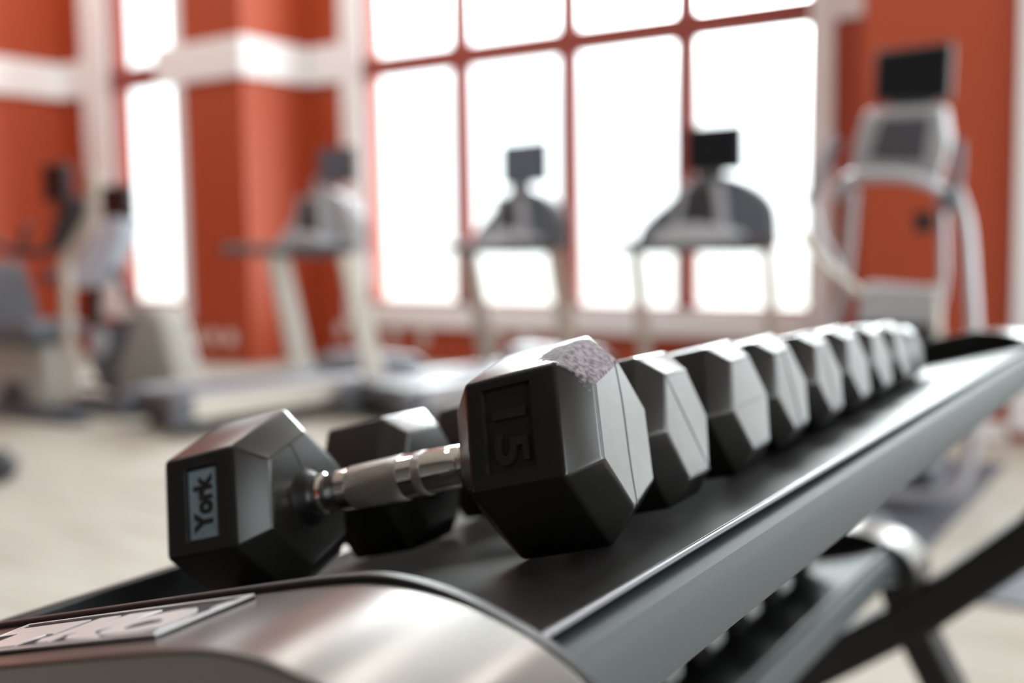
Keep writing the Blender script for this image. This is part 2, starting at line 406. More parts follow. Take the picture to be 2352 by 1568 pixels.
def seam(parent, sgn, a0, a1, rot, w=.022, wob=0., xpos=None):
    """thin moulding line across an end face, from rim point a0 to rim point a1 (angles, radius fraction)"""
    y0, z0 = a0; y1, z1 = a1; bm = MB(); n = 9; x = sgn*Q1 if xpos is None else xpos; L = []
    dx, dz = y1-y0, z1-z0; l = math.hypot(dx, dz); nx, nz = -dz/l, dx/l
    for i in range(n):
        t = i/(n-1); o = wob*math.sin(t*5.0)*(1-t); ww = w*(.35+.65*math.sin(PI*(.1+.8*t)))/2
        L.append([(y0+dx*t+nx*(o+s*ww), z0+dz*t+nz*(o+s*ww)) for s in (-1, 1)])
    A = [[bm.bm.verts.new((x+sgn*h, q[0], q[1])) for q in r for h in (-.01, .004)] for r in L]
    for r, s in zip(A, A[1:]):
        for i, j in ((0, 1), (1, 3), (3, 2), (2, 0)): bm.bm.faces.new((r[i], r[j], s[j], s[i]))
    bm.bm.faces.new(A[0]); bm.bm.faces.new(A[-1])
    return bm.build('mould_seam', M['seam'], parent)
def hv(k, rot, r=RQ): return (r*math.cos(R_(60+60*k+rot)), r*math.sin(R_(60+60*k+rot)))
def mixp(p, q, t): return (p[0]*(1-t)+q[0]*t, p[1]*(1-t)+q[1]*t)

def set_frame(root, yaw, tilt, centre, R):
    y, t = R_(yaw), R_(tilt)
    e = Vector((math.cos(y)*math.cos(t), math.sin(y)*math.cos(t), math.sin(t))); a = Vector((-math.sin(y), math.cos(y), 0)); b = e.cross(a)
    m = Matrix.Identity(4)
    for i, v in enumerate((e, a, b)):
        for j in range(3): m[j][i] = v[j]*R
    m.translation = centre
    root.matrix_basis = m
    return e, a, b

GRP = 'hex dumbbells on the top tier'
# -- the sharp one in front
ROT_R, ROT_L = 9.411, 13.752
d1 = thing('hex_dumbbell', 'nearest hex dumbbell, embossed 15 on its torn-cornered right head', 'dumbbell', group=GRP)
C1 = Vector((-.303678, .466899, .940603))
e, a, b = set_frame(d1, 8.813, 14.347, C1, S)
d1.location = C1 - e*(P0*S)
ck = lambda k, rot, x=1.: Vector((x, math.cos(R_(60+60*k+rot)), math.sin(R_(60+60*k+rot))))
wc = (ck(0, ROT_R, 2.36)*1 + ck(1, ROT_R, 2.36))/2; wc = Vector((2.36, wc.y*.92, wc.z*.92)) 
hr = mesh_obj('head', head_mesh('head', 1, ROT_R, [worn_rubber(*wc), M['rubber_end']], (.17, .72, .10, .86)), d1)
hl = mesh_obj('head', head_mesh('head', -1, ROT_L, [M['rubber']], (.24, .72, .13, .88)), d1)
hl['label'] = 'left head with a blue-grey maker label'
handle_parts(d1)
seam(hr, 1, mixp(hv(0, ROT_R), hv(1, ROT_R), .12), mixp(hv(3, ROT_R), hv(4, ROT_R), .12), 0, .03, .05)
seam(hl, 1, mixp(hv(0, ROT_L), hv(1, ROT_L), .45), (.0, .30), 0, .03, .02, -Q0)
def face_frame(rot):
    th = R_(150+rot); n = Vector((0, math.cos(th), math.sin(th)))
    v1 = Vector((0, *[f(R_(120+rot)) for f in (math.cos, math.sin)])); v2 = Vector((0, *[f(R_(180+rot)) for f in (math.cos, math.sin)]))
    return n, v1, v2, (v2-v1).normalized()
n, v1, v2, vd = face_frame(ROT_R)
place_text(text_mesh('15', .034, .016), 'number', M['rubber'], Vector((P0+(P1-P0)*.455, 0, 0)) + v1*(1-.56) + v2*.56 - n*.045, vd, Vector((1, 0, 0)), .50, .33, hr)
n, v1, v2, vd = face_frame(ROT_L)
fo = Vector((-(P0+(P1-P0)*.48), 0, 0)) + v1*.495 + v2*.505
lab = MB()
mtx = Matrix.Identity(4)
for i, v in enumerate((-vd, Vector((-1, 0, 0)), n)):
    for j in range(3): mtx[j][i] = v[j]
mtx.translation = fo - n*.049
lab.box(-.345, .345, -.185, .185, 0, .012, mtx).build('maker_label', M['label'], hl, smooth=False)
place_text(text_mesh('York', .006, .055), 'label_lettering', M['seam'], fo - n*.035, -vd, Vector((-1, 0, 0)), .58, .25, hl)

# -- the rest of the top tier: (x, y of the outer prism end, radius, roll, yaw, seam)
def seat(root, X, Y, R, rot, yaw, tilt=14.6, tc=TC):
    e, a, b = set_frame(root, yaw, tilt, Vector((0, 0, 0)), R)
    low = min(TN.dot(R*(math.cos(R_(60+60*k+rot))*a + math.sin(R_(60+60*k+rot))*b)) for k in range(6))
    z = (tc - low + .0006 - TN.x*X - TN.y*Y)/TN.z
    root.location = Vector((X, Y, z)) - e*(P1*R)
ORD = ['second', 'third', 'fourth', 'fifth', 'sixth', 'seventh', 'eighth', 'ninth']
ROW = [(-.266, .573, .0505, -1.5, 5.0, (1, 4, .1)), (-.265, .674, .0487, 1.3, 1.8, (2, 5, .03)), (-.269, .770, .0468, 3.0, .0, (.5, 3.5, .25)),
       (-.272, .873, .0452, .8, .0, (.5, 3.5, .3)), (-.274, .968, .0436, 2.4, .0, None), (-.277, 1.062, .0420, 1.0, -1., None), (-.279, 1.158, .0385, 4.0, -2., None), (-.283, 1.243, .034, 2.0, 0., None)]
rubs = []
def plain_dumbbell(i, R, rot, sm):
    t = thing('hex_dumbbell', 'x', 'dumbbell', group=GRP)
    h = mesh_obj('head', head_mesh('head', 1, rot, [M['rubber'], M['rubber_end']]), t)
    mesh_obj('head', head_mesh('head', -1, rot, [M['rubber']]), t)
    handle_parts(t)
    if sm:
        k0, k1, w = sm
        f = lambda k: hv(int(k), rot) if k == int(k) else mixp(hv(int(k), rot), hv(int(k)+1, rot), .5)
        seam(h, 1, f(k0), f(k1), 0, w*.35)
    return t
tops = []
for i, (X, Y, R, rot, yaw, sm) in enumerate(ROW):
    t = plain_dumbbell(i, R, rot, sm); seat(t, X, Y, R, rot, yaw)
    t['label'] = '%s black hex dumbbell from the near end of the top tier' % ORD[i]
    tops.append(t)
tops[-1]['label'] = 'ninth and smallest hex dumbbell, last before the far end cap of the top tier'

# ------------------------------------------------------------------ rack
rack = thing('dumbbell_rack', 'two-tier black and grey dumbbell rack with pewter end caps', 'dumbbell rack', (-.35, .85, 0))
RX, RY = -.35, .85
def rk(mb, name, m, parent=None, **kw):
    for v in mb.bm.verts: v.co -= Vector((RX, RY, 0))
    return mb.build(name, m, parent or rack, **kw)
LIP = Vector((-.187, 0, .9174))
def tp(u, w): q = LIP + TU*u + TN*w; return (q.x, q.z)
Y0, Y1 = .297, 1.470
CAP = [(-.590, .812), (-.585, .828), (-.572, .842), (-.55, .851), (-.487, .868), (-.312, .9145), (-.268, .9255), (-.250, .9287), (-.232, .9295), (-.215, .9280), (-.199, .9245), (-.180, .9185), (-.166, .9105), (-.156, .901), (-.149, .888), (-.146, .870), (-.149, .858), (-.157, .853), (-.172, .868), (-.20, .864), (-.40, .811), (-.55, .772), (-.583, .775)]
def dense(poly, n):
    out = []
    N = len(poly)
    for i in range(N):
        p0, p1, p2, p3 = (poly[(i+k-1) % N] for k in range(4))
        for j in range(n):
            t = j/n
            out.append(tuple(.5*((2*p1[d]) + (-p0[d]+p2[d])*t + (2*p0[d]-5*p1[d]+4*p2[d]-p3[d])*t*t + (-p0[d]+3*p1[d]-3*p2[d]+p3[d])*t**3) for d in (0, 1)))
    return out
CAPD = dense(CAP, 3)
def grow(poly, g, x_fade=None):
    out = []; N = len(poly)
    for i in range(N):
        g_ = g*min(1, max(0, (x_fade - poly[i][0])/.06)) if x_fade is not None else g
        x0, z0 = poly[i-1]; x1, z1 = poly[(i+1) % N]; l = math.hypot(x1-x0, z1-z0) or 1
        out.append((poly[i][0] - (z1-z0)/l*g_, poly[i][1] + (x1-x0)/l*g_))
    return out
def tier(dx, dz, y0, y1):
    sh = lambda poly: [(x+dx, z+dz) for x, z in poly]
    L = -.36
    # folded sheet tray with raised front rim and a small turned-up back lip
    prof = [tp(.0005, .0018), tp(-.0015, .0012), tp(-.004, -.0002), tp(L+.004, -.0002), tp(L, .004), tp(L, .026), tp(L-.002, .028), tp(L-.0085, .028), tp(L-.010, .026), tp(L-.010, -.012), tp(L-.004, -.012),
            tp(L+.002, -.0035), tp(-.004, -.0035), tp(.0005, -.0018)]
    tr = rk(MB().prism(sh(prof), y0, y1), 'tray', M['tray'], bevel=.0007)
    rk(MB().prism(sh([tp(.0003, .0012), tp(.0011, .0006), tp(.0011, -.0010), tp(.0003, -.0016)]), y0, y1), 'edge_strip', M['edge'])['label'] = 'bare bright metal edge'
    # grey rear beam under the back lip
    bp = [(-.040, -.0045), (-.006, -.0045), (-.0035, -.0048), (-.0005, -.0058), (.0025, -.0075), (.005, -.0100), (.0065, -.0135), (.007, -.0175), (.007, -.034), (.006, -.037), (.003, -.0392), (-.040, -.0392)]
    rk(MB().prism(sh([tp(u, w) for u, w in bp]), y0-.004, y1+.004), 'beam', M['beam'], ang=20)
    caps = []
    for s, ya in ((-1, y0), (1, y1)):
        back = rk(MB().prism(grow(sh(CAPD), .0027, -.19+dx), ya+s*.004, ya-s*.003), 'end_plate', M['capback'], bevel=.0015)
        cap = rk(MB().prism(sh(CAPD), ya+s*.0035, ya+s*.080), 'end_cap', M['pewter'], bevel=.0065, seg=4)
        caps.append(cap)
    return caps
cap_near, cap_far = tier(0, 0, Y0, Y1)
cap_near['label'] = 'near pewter end cap with a chrome lettered badge'
tier(-.172, -.280, Y0, Y1)
# X-shaped end frames
K = 1.05
lg = lambda pts, ya: [(x*K, ya, 1.05-(1.05-z)*K) for x, z in pts]
for ya in (.262, 1.510):
    fr = MB()
    fr.bar([(-.99, ya, .026)] + lg([(-.455, .455), (-.30, .570), (-.17, .690)], ya) + [(-.125, ya, .76), (-.120, ya, .79), (-.128, ya, .872)], .055, .06)
    rk(fr, 'leg', M['blackmetal'], bevel=.006)
    rk(MB().bar(lg([(-.335, .60), (-.316, .548), (-.275, .470)], ya) + [(-.12, ya, .026)], .046, .055), 'leg', M['blackmetal'], bevel=.006)
    rk(MB().box(-1.06, -.94, ya-.035, ya+.035, 0, .03), 'foot', M['blackmetal'], bevel=.005)
    rk(MB().box(-.17, -.07, ya-.035, ya+.035, 0, .03), 'foot', M['blackmetal'], bevel=.005)
# badge on the near cap
BO = Vector((-.312, .29, .9143))
def bad(pts, h0, h1, name, m, parent, mb=None):
    mb = mb or MB()
    for poly in pts:
        A = []; B = []
        for u, v in poly:
            q = BO + TU*(u/1000) + Vector((0, v/1000, 0))
            A.append(mb.bm.verts.new(q + TN*h0)); B.append(mb.bm.verts.new(q + TN*h1))
        k = len(A)
        for i in range(k): mb.bm.faces.new((A[i], A[(i+1) % k], B[(i+1) % k], B[i]))
        mb.bm.faces.new(A[::-1]); mb.bm.faces.new(B)
    o = rk(mb, name, m, parent); return o
OUT = [(9, -7), (13.5, -56.8), (-86, -55.2), (-155, -53.6), (-154, -44), (-138, -26), (-139.5, -23.6), (-146.5, -5.2), (-90, -5.6)]
bad([OUT], -.0008, .0014, 'badge', M['badge'], cap_near)
def inset(poly, g):
    cx = sum(p[0] for p in poly)/len(poly); cy = sum(p[1] for p in poly)/len(poly); out = []
    N = len(poly)
    for i in range(N):
        def nrm(p, q):
            l = math.hypot(q[0]-p[0], q[1]-p[1]); return ((q[1]-p[1])/l, -(q[0]-p[0])/l)
        n0 = nrm(poly[i-1], poly[i]); n1 = nrm(poly[i], poly[(i+1) % N])
        s = 1 if (n0[0]*(cx-poly[i][0]) + n0[1]*(cy-poly[i][1])) > 0 else -1
        bx, by = n0[0]+n1[0], n0[1]+n1[1]; d = 1 + n0[0]*n1[0] + n0[1]*n1[1]
        out.append((poly[i][0] + bx/d*g*s, poly[i][1] + by/d*g*s))
    return out
OI = inset(OUT, 2.3)
bad([[OUT[i], OUT[(i+1) % len(OUT)], OI[(i+1) % len(OUT)], OI[i]] for i in range(len(OUT))], .0012, .0021, 'badge_border', M['badgechrome'], cap_near)
S1 = [(-93.4, -50.5), (-112, -50.5), (-120, -38), (-124, -27), (-138, -25.5), (-140, -12.5), (-112.3, -12.3), (-84, -12.5), (-80.8, -35.5), (-85.5, -35.9), (-87, -42.8), (-84.3, -50.3)]
S2 = [(-71.9, -50.7), (-81.3, -41.6), (-78.5, -36.7), (-81, -12.2), (-64, -12.2), (-55.9, -31.8), (-56, -36.1), (-63.6, -41.2), (-60, -50.6)]
S3 = [(-52.3, -50.6), (-61.6, -42.9), (-62.2, -30.8), (-61.0, -12), (-36.2, -12), (-39, -28.4), (-45.9, -38.9), (-40.7, -44.6), (-30, -50.8)]
CC = [(-35.2, -47.4), (-41.0, -41.3), (-41.6, -33.2), (-34.2, -21), (-19.9, -17), (-9.0, -18), (-1, -25), (4, -33), (4.5, -40), (3.2, -47.9), (-3.0, -50.9), (-13.5, -51.5), (-24.5, -50.6)]
CH = [(-23.3, -42.4), (-24.8, -37.2), (-20.0, -33.3), (-11.8, -34.0), (-8.8, -37), (-12.0, -38.7), (-15.9, -40.9), (-20.0, -42.7)]
bad([inset(q, 1.7) for q in (S1, S2, S3)] + [inset(CC, 1.3)], .0012, .0019, 'badge_lettering', M['badgechrome'], cap_near)
bad([CH], .0018, .0021, 'badge_counter', M['badge'], cap_near)
bad([[(3.6, -24), (2.5, -20), (4, -15.5), (6.5, -15), (7.6, -18), (6.2, -20), (7.8, -23.6), (6.4, -24), (5, -21)]], .0012, .0019, 'badge_lettering', M['badgechrome'], cap_near)

# lower-tier dumbbells that show under the beam
LOWTC = TC + TN.dot(Vector((-.172, 0, -.280)))
LOW = ['nearest', 'second nearest', 'third nearest', 'fourth nearest', 'fifth nearest', 'furthest']
for i in range(6):
    t = dup(tops[1]); seat(t, -.432, .80 + .105*i, .049, 1.3, 0, tc=LOWTC)
    t['label'] = '%s of the dumbbells in the shade on the lower tier of the rack' % LOW[i]; t['group'] = 'hex dumbbells on the lower tier'

# ------------------------------------------------------------------ mats and small things on the floor
tag(MB().box(-1.95, -.78, 3.45, 5.35, 0, .010).build('rubber_mat', M['mat'], bevel=.003), 'blue-grey rubber floor mat under the elliptical trainer', 'mat')
tag(MB().box(-.60, .55, 3.27, 4.00, 0, .010).build('rubber_mat', M['mat'], bevel=.003), 'small blue-grey rubber mat on the carpet at the right frame edge', 'mat')
bl = thing('exercise_ball', 'small black ball on the carpet at the left frame edge', 'ball', (-4.66, 2.82, 0))
MB().ball((0, 0, .075), .075, 1.15, 1.1, 1, 20).build('shell', M['darkplastic'], bl)
MB().lathe_x([(-.006, .012), (.006, .012)], 10).build('valve', M['seam'], bl).location = (.086, 0, .075)

def outlet(x, y, z, label):
    t = thing('wall_outlet', label, 'outlet', (x, y, z), 0, 'white outlets low on the red walls')
    MB().box(-.055, .055, -.012, 0, -.065, .065).build('plate', M['outlet'], t, bevel=.004)
    for s in (-1, 1): MB().box(-.018, .018, -.0135, -.010, s*.028-.015, s*.028+.015).build('socket', M['trim'], t, bevel=.002)
outlet(-8.00, WA, .23, 'white outlet low on the wide red pier, beside the narrow window')
outlet(-7.78, WA, .23, 'white outlet low on the wide red pier, middle of its three')
outlet(-7.55, WA, .23, 'white outlet low on the wide red pier, nearest the outside corner')
outlet(-6.95, WB, .27, 'white outlet in the red recess between the pier and the big window casing')
outlet(-6.31, WB, .22, 'white outlet under the big window sill, leftmost of four')
outlet(-5.96, WB, .22, 'white outlet under the big window sill, second from the left')
outlet(-5.18, WB, .23, 'white outlet under the big window sill, third from the left')
outlet(-4.87, WB, .23, 'white outlet under the big window sill, rightmost of four')

# ------------------------------------------------------------------ treadmills
def arc(pts, n=4):
    out = []
    for i in range(len(pts)-1):
        p0, p1, p2, p3 = pts[max(i-1, 0)], pts[i], pts[i+1], pts[min(i+2, len(pts)-1)]
        for j in range(n):
            t = j/n
            out.append(tuple(.5*((2*p1[d]) + (-p0[d]+p2[d])*t + (2*p0[d]-5*p1[d]+4*p2[d]-p3[d])*t*t + (-p0[d]+3*p1[d]-3*p2[d]+p3[d])*t**3) for d in range(len(p1))))
    out.append(tuple(pts[-1])); return out

def treadmill(label, loc, yaw, uw, scr_m, scr, dash_m, side_m):
    t = thing('treadmill', label, 'treadmill', (*loc, 0), -R_(yaw), 'treadmills facing the big window')
    # deck
    MB().box(-.32, .32, -1.02, .55, .09, .20).build('deck', M['darkplastic'], t, bevel=.012)
    MB().box(-.22, .22, -1.06, .30, .198, .212).build('belt', M['belt'], t, bevel=.005)
    for s in (-1, 1):
        MB().prism([(s*.23, .20), (s*.33, .20), (s*.34, .14), (s*.34, .215), (s*.325, .232), (s*.235, .232)], -1.06, .35).build('side_rail', M['silver'], t, bevel=.006)
        MB().box(s*.34-.012, s*.34+.012, -1.06, .50, .09, .20).build('side_skirt', side_m, t, bevel=.004)
        MB().prism([(-1.20, .09), (-1.17, .20), (-1.06, .235), (-1.04, .235), (-1.04, .05), (-1.16, .05)], s*.22, s*.352, 'x').build('rear_cap', M['greyplastic'], t, bevel=.015)
        MB().box(s*.28-.03, s*.28+.03, -1.0, -.9, 0, .09).build('foot', M['darkplastic'], t)
        MB().box(s*.28-.03, s*.28+.03, .5, .6, 0, .09).build('foot', M['darkplastic'], t)
    MB().lathe_x([(-.22, .05), (.22, .05)], 16).build('rear_roller', M['darkplastic'], t).location = (0, -1.08, .145)
    MB().prism([(.24, .08), (.22, .215), (.30, .30), (.42, .335), (.60, .32), (.72, .24), (.76, .08)], -.352, .352, 'x').build('motor_hood', M['greyplastic'], t, bevel=.03, seg=3)
    # uprights
    for s in (-1, 1):
        MB().prism([(.20-uw/2+.02, .06), (.20+uw/2+.04, .06), (.02+uw/2, 1.02), (.02-uw/2, 1.02)], s*.395-.02, s*.395+.02, 'x').build('upright', M['post'] if uw < .14 else M['cream'], t, bevel=.006)
        MB().tube(arc([(s*.40, .03, 1.035), (s*.40, -.12, 1.04), (s*.40, -.28, 1.043), (s*.395, -.40, 1.04)]), [.033]*12+[.03], 12).build('handrail', M['rail'], t)
    # console
    fair = arc([(-.41, 1.00), (-.40, 1.10), (-.34, 1.18), (-.22, 1.27), (-.10, 1.37), (.04, 1.42), (.18, 1.40), (.30, 1.34), (.39, 1.24), (.41, 1.12), (.41, 1.00)], 3) + arc([(.30, 1.03), (.12, 1.05), (0, 1.03), (-.12, 1.05), (-.30, 1.03)], 2)
    MB().prism(fair, .06, .17).build('console_shell', dash_m, t, bevel=.02, seg=3)
    pan = MB(); mt = Matrix.Translation((.0, .02, 0))
    pan.prism([(-.13, 1.13), (.13, 1.13), (.10, 1.36), (-.07, 1.37)], .0, .06)
    pn = pan.build('display_panel', M['darkplastic'], t, bevel=.012)
    for a in (((-.16, 1.11), (-.12, 1.11), (-.06, 1.375), (-.10, 1.375)), ((.12, 1.11), (.17, 1.11), (.135, 1.37), (.09, 1.37))):
        MB().prism(a, -.012, .055).build('panel_frame', M['silver'], pn, bevel=.008)
    MB().prism(arc([(-.26, 1.05), (-.22, 1.10), (-.12, 1.13), (0, 1.15), (.12, 1.13), (.24, 1.10), (.28, 1.05)], 3) + [(.1, 1.03), (-.1, 1.03)], -.10, .07).build('tray', M['lightgrey'], t, bevel=.012)
    MB().box(-.40, .40, .03, .09, .985, 1.055).build('crossbar', M['greyplastic'], t, bevel=.02)
    # screen
    MB().prism([(-.05, 1.36), (.09, 1.36), (.12, 1.44), (.115, 1.50), (-.03, 1.50), (-.04, 1.44)], .07, .12).build('screen_neck', M['silver'], t, bevel=.01)
    x0, x1, z0, z1 = scr
    h = MB().prism([(x0, z0), (x1, z0), (x1, z1), (x0, z1)], .035, .085).build('screen_housing', M['darkplastic'], t, bevel=.01)
    MB().box(x0+.012, x1-.012, .030, .036, z0+.014, z1-.012).build('screen', scr_m, h)
    return t
treadmill('cream-legged treadmill left of the big window, its screen in front of the window casing', (-4.93, 5.17), 11, .15, M['screenblue'], (.08, .42, 1.45, 1.67), M['lightgrey'], M['cream'])
treadmill('treadmill with a pale bluish screen standing before the big window', (-3.96, 6.04), 11, .13, M['screenblue'], (-.09, .31, 1.445, 1.715), M['greyplastic'], M['silver'])
treadmill('treadmill with a wide black screen against the big window, right of the other two', (-2.42, 5.61), 0, .10, M['screen'], (-.085, .245, 1.43, 1.685), M['greyplastic'], M['silver'])

# ------------------------------------------------------------------ elliptical trainer
el = thing('elliptical_trainer', 'silver elliptical trainer with a large black screen against the right red wall', 'elliptical trainer', (-.99, 4.38, .0105))
hs = MB().prism([(-.16, 1.568), (.125, 1.558), (.13, 1.775), (-.155, 1.768)], 0, .05).build('screen_housing', M['darkplastic'], el, bevel=.008)
MB().prism([(-.148, 1.582), (.113, 1.573), (.118, 1.762), (-.143, 1.755)], -.006, .002).build('screen', M['screen'], hs)
MB().prism([(-.10, 1.50), (.06, 1.50), (.07, 1.58), (-.10, 1.58)], .02, .07).build('screen_neck', M['greyplastic'], el, bevel=.01)
cf = MB().prism([(-.255, 1.27), (.085, 1.25), (.125, 1.42), (.105, 1.545), (-.10, 1.55), (-.195, 1.54), (-.235, 1.42)], .0, .09).build('console', M['silver'], el, bevel=.02, seg=3)
MB().prism([(-.17, 1.355), (.035, 1.335), (.055, 1.50), (-.125, 1.505)], -.008, .01).build('display_panel', M['vinyl'], cf, bevel=.004)
MB().tube(arc([(-.30, .05, 1.22), (-.24, -.03, 1.275), (-.12, -.06, 1.285), (0, -.06, 1.27), (.09, -.02, 1.23), (.13, .05, 1.18)]), .026, 12).build('front_handle', M['silver'], el)
MB().tube(arc([(-.235, .02, 1.24), (-.26, .06, 1.05), (-.29, .10, .86), (-.34, .12, .62), (-.36, .12, .30), (-.36, .10, .04)]), .020, 12).build('leg', M['silver'], el)
MB().tube(arc([(.14, .02, 1.235), (.19, .0, 1.10), (.215, -.02, .90), (.235, -.03, .65), (.245, -.03, .40), (.235, -.04, .22), (.19, -.06, .09), (.10, -.08, .045), (-.05, -.09, .034), (-.22, -.08, .034)]), .026, 12).build('side_loop', M['silver'], el)
MB().tube(arc([(.09, .06, 1.20), (.10, .06, 1.02), (.10, .06, .84), (.07, .06, .70)]), .017, 10).build('inner_post', M['silver'], el)
MB().prism([(-.235, .70), (.09, .70), (.09, .845), (-.20, .865)], .04, .14).build('drive_housing', M['lightgrey'], el, bevel=.02, seg=3)
MB().prism([(-.25, .40), (.10, .40), (.09, .71), (-.23, .71)], .05, .16).build('drive_cover', M['darkplastic'], el, bevel=.02)
MB().box(-.19, .08, .06, .30, .03, .41).build('drive_base', M['greyplastic'], el, bevel=.02)
MB().tube(arc([(-.42, -.08, 1.06), (-.36, -.04, .97), (-.27, .0, .88), (-.20, .03, .82)]), .018, 10).build('linkage_arm', M['cream'], el)
MB().tube([(.08, .05, .86), (.085, .05, .66)], .016, 10).build('linkage_arm', M['cream'], el)
for pts in ([(-.30, .0, 1.44), (-.335, -.02, 1.36), (-.375, -.04, 1.26), (-.40, -.05, 1.20)], [(.155, .02, 1.40), (.16, .0, 1.32), (.15, -.01, 1.22), (.12, .0, 1.14)]):
    MB().tube(arc(pts), .020, 10).build('moving_handle', M['greyplastic'], el)
MB().tube(arc([(-.40, -.05, 1.21), (-.36, 0, 1.06), (-.30, .04, .92)]), .016, 10).build('lever', M['silver'], el)
MB().tube([(.035, .02, 1.06), (.035, .02, 1.14)], [.034, .040], 14).build('cup_holder', M['blackmetal'], el)
for s in (-.22, .06):
    MB().box(s-.055, s+.055, -.55, -.12, .20, .235).build('pedal', M['darkplastic'], el, bevel=.01)
    MB().tube([(s, -.14, .20), (s, .10, .13)], .02, 8).build('pedal_arm', M['silver'], el)

# ------------------------------------------------------------------ bikes at the left
b1 = thing('recumbent_bike', 'recumbent bike with a black screen on a cream post at the left frame edge', 'exercise bike', (-6.1, 4.15, 0))
MB().tube(arc([(-.02, .0, .10), (.06, 0, .45), (.08, .0, .80), (.09, .0, 1.00), (.22, .0, 1.12), (.36, .0, 1.26), (.40, .0, 1.42), (.38, .0, 1.52)]), .038, 12).build('post', M['post'], b1)
hb = MB().prism([(.03, 1.345), (.27, 1.345), (.27, 1.58), (.03, 1.585)], -.10, -.05).build('screen_housing', M['darkplastic'], b1, bevel=.01)
MB().box(.045, .255, -.106, -.098, 1.36, 1.57).build('screen', M['screen'], hb)
MB().prism([(-.05, 1.04), (.12, 1.06), (.30, 1.30), (.30, 1.38), (.12, 1.36)], -.06, .04).build('console', M['darkplastic'], b1, bevel=.02)
MB().tube(arc([(-.56, -.05, 1.11), (-.40, -.08, 1.06), (-.20, -.06, 1.045), (-.02, -.02, 1.05)]), .028, 10).build('handlebar', M['darkplastic'], b1)
MB().tube(arc([(-.30, -.05, 1.07), (-.26, -.05, 1.16), (-.20, -.05, 1.22)]), .022, 10).build('handlebar', M['darkplastic'], b1)
MB().ball((-.03, -.04, .89), .05).build('adjustment_knob', M['darkplastic'], b1)
MB().prism(arc([(-.74, .95), (-.66, .99), (-.58, .95), (-.50, .80), (-.44, .60), (-.47, .50), (-.60, .50)]), -.25, .15).build('backrest', M['vinyl'], b1, bevel=.04, seg=3)
MB().prism([(-.60, .50), (.05, .50), (.07, .60), (-.02, .625), (-.58, .60)], -.24, .14).build('seat', M['greyplastic'], b1, bevel=.03, seg=3)
MB().prism([(-.85, .06), (-.02, .06), (.03, .30), (.02, .47), (-.50, .50), (-.85, .46)], -.13, .13).build('shroud', M['shroud'], b1, bevel=.05, seg=3)
MB().box(-.42, -.22, -.17, -.125, .10, .22).build('pedal', M['darkplastic'], b1, bevel=.01)
MB().box(-.95, .40, -.22, -.10, 0, .06).build('foot', M['greyplastic'], b1, bevel=.015)
MB().box(-.95, .40, .10, .22, 0, .06).build('foot', M['greyplastic'], b1, bevel=.015)

b2 = thing('upright_bike', 'upright bike with a pale blue console in front of the narrow window', 'exercise bike', (-6.2, 4.8, 0))
hb = MB().prism([(-.29, 1.26), (.01, 1.26), (.01, 1.495), (-.29, 1.50)], -.03, .03).build('screen_housing', M['darkplastic'], b2, bevel=.01)
MB().box(-.275, -.005, -.035, -.028, 1.275, 1.48).build('screen', M['screen'], hb)
MB().prism(arc([(-.27, 1.25), (-.40, 1.15), (-.55, 1.02), (-.68, .90), (-.69, .83), (-.60, .79), (-.42, .80), (-.28, .88), (-.17, 1.00), (-.06, 1.14), (-.02, 1.25), (-.14, 1.28)], 3), -.05, .10).build('console', M['paleblue'], b2, bevel=.03, seg=3)
MB().prism([(-.20, 1.23), (-.08, 1.23), (-.08, 1.30), (-.20, 1.30)], .0, .04).build('screen_neck', M['greyplastic'], b2)
MB().tube(arc([(-.46, .03, .84), (-.50, .03, .60), (-.44, .03, .36), (-.36, .03, .14)]), .05, 12).build('post', M['blackmetal'], b2)
MB().tube(arc([(-.24, .02, .92), (-.10, .02, .74), (.05, .02, .62), (.14, .02, .54)]), .03, 10).build('brace', M['darkplastic'], b2)
MB().prism(arc([(.14, .64), (.34, .66), (.42, .52), (.50, .30), (.55, .12)], 3) + [(.30, .06), (-.10, .06), (-.10, .20), (.0, .40)], -.12, .12).build('shroud', M['shroud'], b2, bevel=.04, seg=3)
MB().prism(arc([(-.28, .52), (-.12, .56), (.10, .62), (.14, .60), (.0, .40), (-.09, .22), (-.10, .08), (-.28, .08), (-.40, .26), (-.38, .44)], 2), -.10, .10).build('drive_cover', M['greyplastic'], b2, bevel=.03)
MB().lathe_x([(-.012, .10), (.012, .10)], 24).build('crank_disc', M['lightgrey'], b2).matrix_local = Matrix.Translation((-.26, -.12, .42)) @ Matrix.Rotation(PI/2, 4, 'Z')
MB().box(-.34, -.20, -.22, -.13, .12, .15).build('pedal', M['darkplastic'], b2)
MB().box(-.45, .55, -.20, -.10, 0, .06).build('foot', M['greyplastic'], b2, bevel=.01)
MB().box(-.45, .55, .10, .20, 0, .06).build('foot', M['greyplastic'], b2, bevel=.01)

# ------------------------------------------------------------------ daylight
w = bpy.data.worlds.new('overcast_sky'); sc.world = w; w.use_nodes = True; nt = w.node_tree
bg = nt.nodes['Background']; bg.inputs['Strength'].default_value = 2.7
tc = nt.nodes.new('ShaderNodeTexCoord'); sp = nt.nodes.new('ShaderNodeSeparateXYZ'); cr = nt.nodes.new('ShaderNodeValToRGB')
mr = nt.nodes.new('ShaderNodeMapRange'); mr.inputs[1].default_value = -1; nt.links.new(tc.outputs['Generated'], sp.inputs[0]); nt.links.new(sp.outputs[2], mr.inputs[0]); nt.links.new(mr.outputs[0], cr.inputs[0])
el_ = cr.color_ramp.elements; el_[0].position = .47; el_[0].color = (.70, .70, .66, 1); el_[1].position = .53; el_[1].color = (.90, .96, 1, 1)
nt.links.new(cr.outputs[0], bg.inputs['Color'])
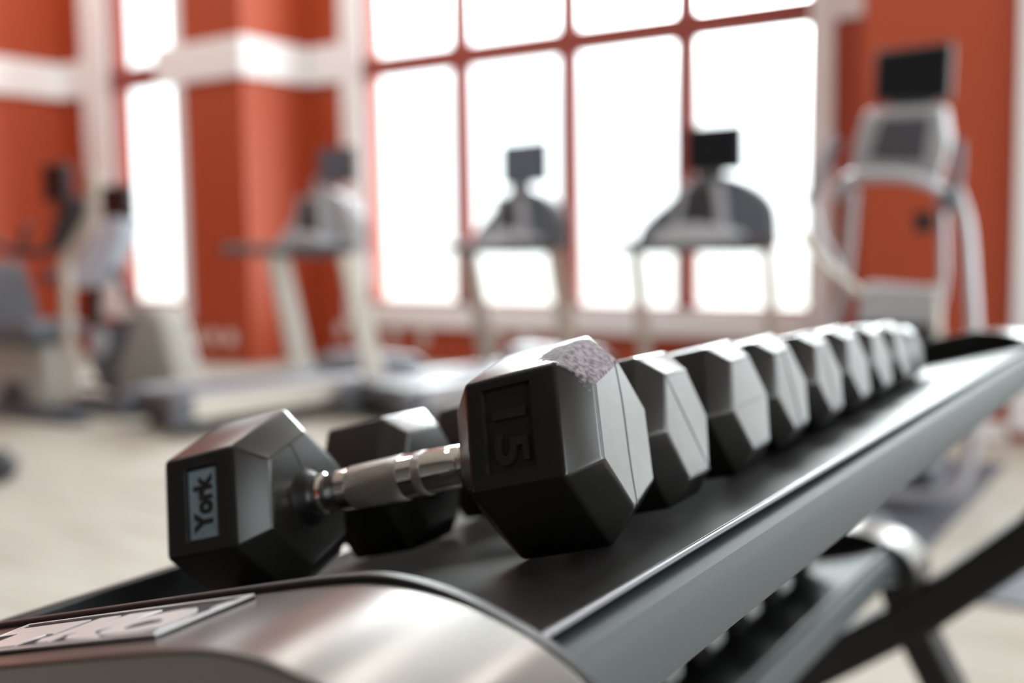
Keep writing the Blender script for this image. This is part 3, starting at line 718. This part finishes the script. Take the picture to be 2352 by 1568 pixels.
# added sky lobes: three for dumbbell tops and tray, one broad from the right
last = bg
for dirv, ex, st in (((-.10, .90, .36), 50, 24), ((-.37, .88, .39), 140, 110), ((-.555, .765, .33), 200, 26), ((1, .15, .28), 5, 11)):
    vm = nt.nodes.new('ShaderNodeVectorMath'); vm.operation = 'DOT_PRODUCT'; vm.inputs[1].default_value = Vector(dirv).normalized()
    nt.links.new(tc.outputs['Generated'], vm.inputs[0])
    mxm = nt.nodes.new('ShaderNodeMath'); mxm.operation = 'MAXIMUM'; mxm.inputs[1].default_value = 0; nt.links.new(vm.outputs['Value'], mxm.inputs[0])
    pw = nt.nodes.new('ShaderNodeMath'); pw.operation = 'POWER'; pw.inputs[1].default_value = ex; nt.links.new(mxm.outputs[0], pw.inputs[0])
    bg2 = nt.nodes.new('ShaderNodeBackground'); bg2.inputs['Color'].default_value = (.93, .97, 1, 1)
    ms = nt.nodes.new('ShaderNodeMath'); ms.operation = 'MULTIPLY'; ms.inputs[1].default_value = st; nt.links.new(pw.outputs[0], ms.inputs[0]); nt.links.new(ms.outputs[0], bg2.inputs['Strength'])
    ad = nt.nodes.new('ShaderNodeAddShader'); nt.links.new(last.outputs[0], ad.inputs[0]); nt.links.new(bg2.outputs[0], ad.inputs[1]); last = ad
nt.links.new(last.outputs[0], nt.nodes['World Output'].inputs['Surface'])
def portal(x, y, z, sx, sz, rot):
    l = bpy.data.lights.new('window_portal', 'AREA'); l.shape = 'RECTANGLE'; l.size = sx; l.size_y = sz; l.cycles.is_portal = True
    o = bpy.data.objects.new('window_portal', l); C.objects.link(o); o.location = (x, y, z); o.rotation_euler = rot
for W, yy in ((W1, WB), (W2, WA), (W3, WR), (W7_ADDED, WR)): portal((W[0]+W[1])/2, yy+.2, (W[2]+W[3])/2, W[1]-W[0], W[3]-W[2], (-PI/2, 0, 0))
for a_, b_ in RW: portal(XE+.2, (a_+b_)/2, 2.225, 3.35, b_-a_, (0, PI/2, 0))

# ------------------------------------------------------------------ camera
cd = bpy.data.cameras.new('camera'); co = bpy.data.objects.new('camera', cd); C.objects.link(co); sc.camera = co
yw, pt, rl = R_(33.09), R_(5.132), R_(.876)
fwd = Vector((-math.sin(yw)*math.cos(pt), math.cos(yw)*math.cos(pt), -math.sin(pt))); rt = Vector((math.cos(yw), math.sin(yw), 0)); up = rt.cross(fwd)
r2 = rt*math.cos(rl) - up*math.sin(rl); u2 = up*math.cos(rl) + rt*math.sin(rl)
m = Matrix.Identity(4)
for i, v in enumerate((r2, u2, -fwd)):
    for j in range(3): m[j][i] = v[j]
m.translation = (0, 0, 1.05); co.matrix_world = m
cd.sensor_width = 36; cd.lens = 2483/2352*36; cd.clip_start = .02
cd.dof.use_dof = True; cd.dof.focus_distance = .487; cd.dof.aperture_fstop = 3.6; cd.dof.aperture_blades = 0

vs = sc.view_settings; sc.display_settings.display_device = 'sRGB'
vs.view_transform = 'Standard'; vs.look = 'None'; vs.exposure = .22; vs.gamma = 1; vs.use_curve_mapping = False
cy = sc.cycles
cy.max_bounces = 8; cy.diffuse_bounces = 5; cy.glossy_bounces = 4; cy.transparent_max_bounces = 8; cy.use_denoising = True
cy.sample_clamp_indirect = 8; cy.caustics_reflective = False; cy.caustics_refractive = False
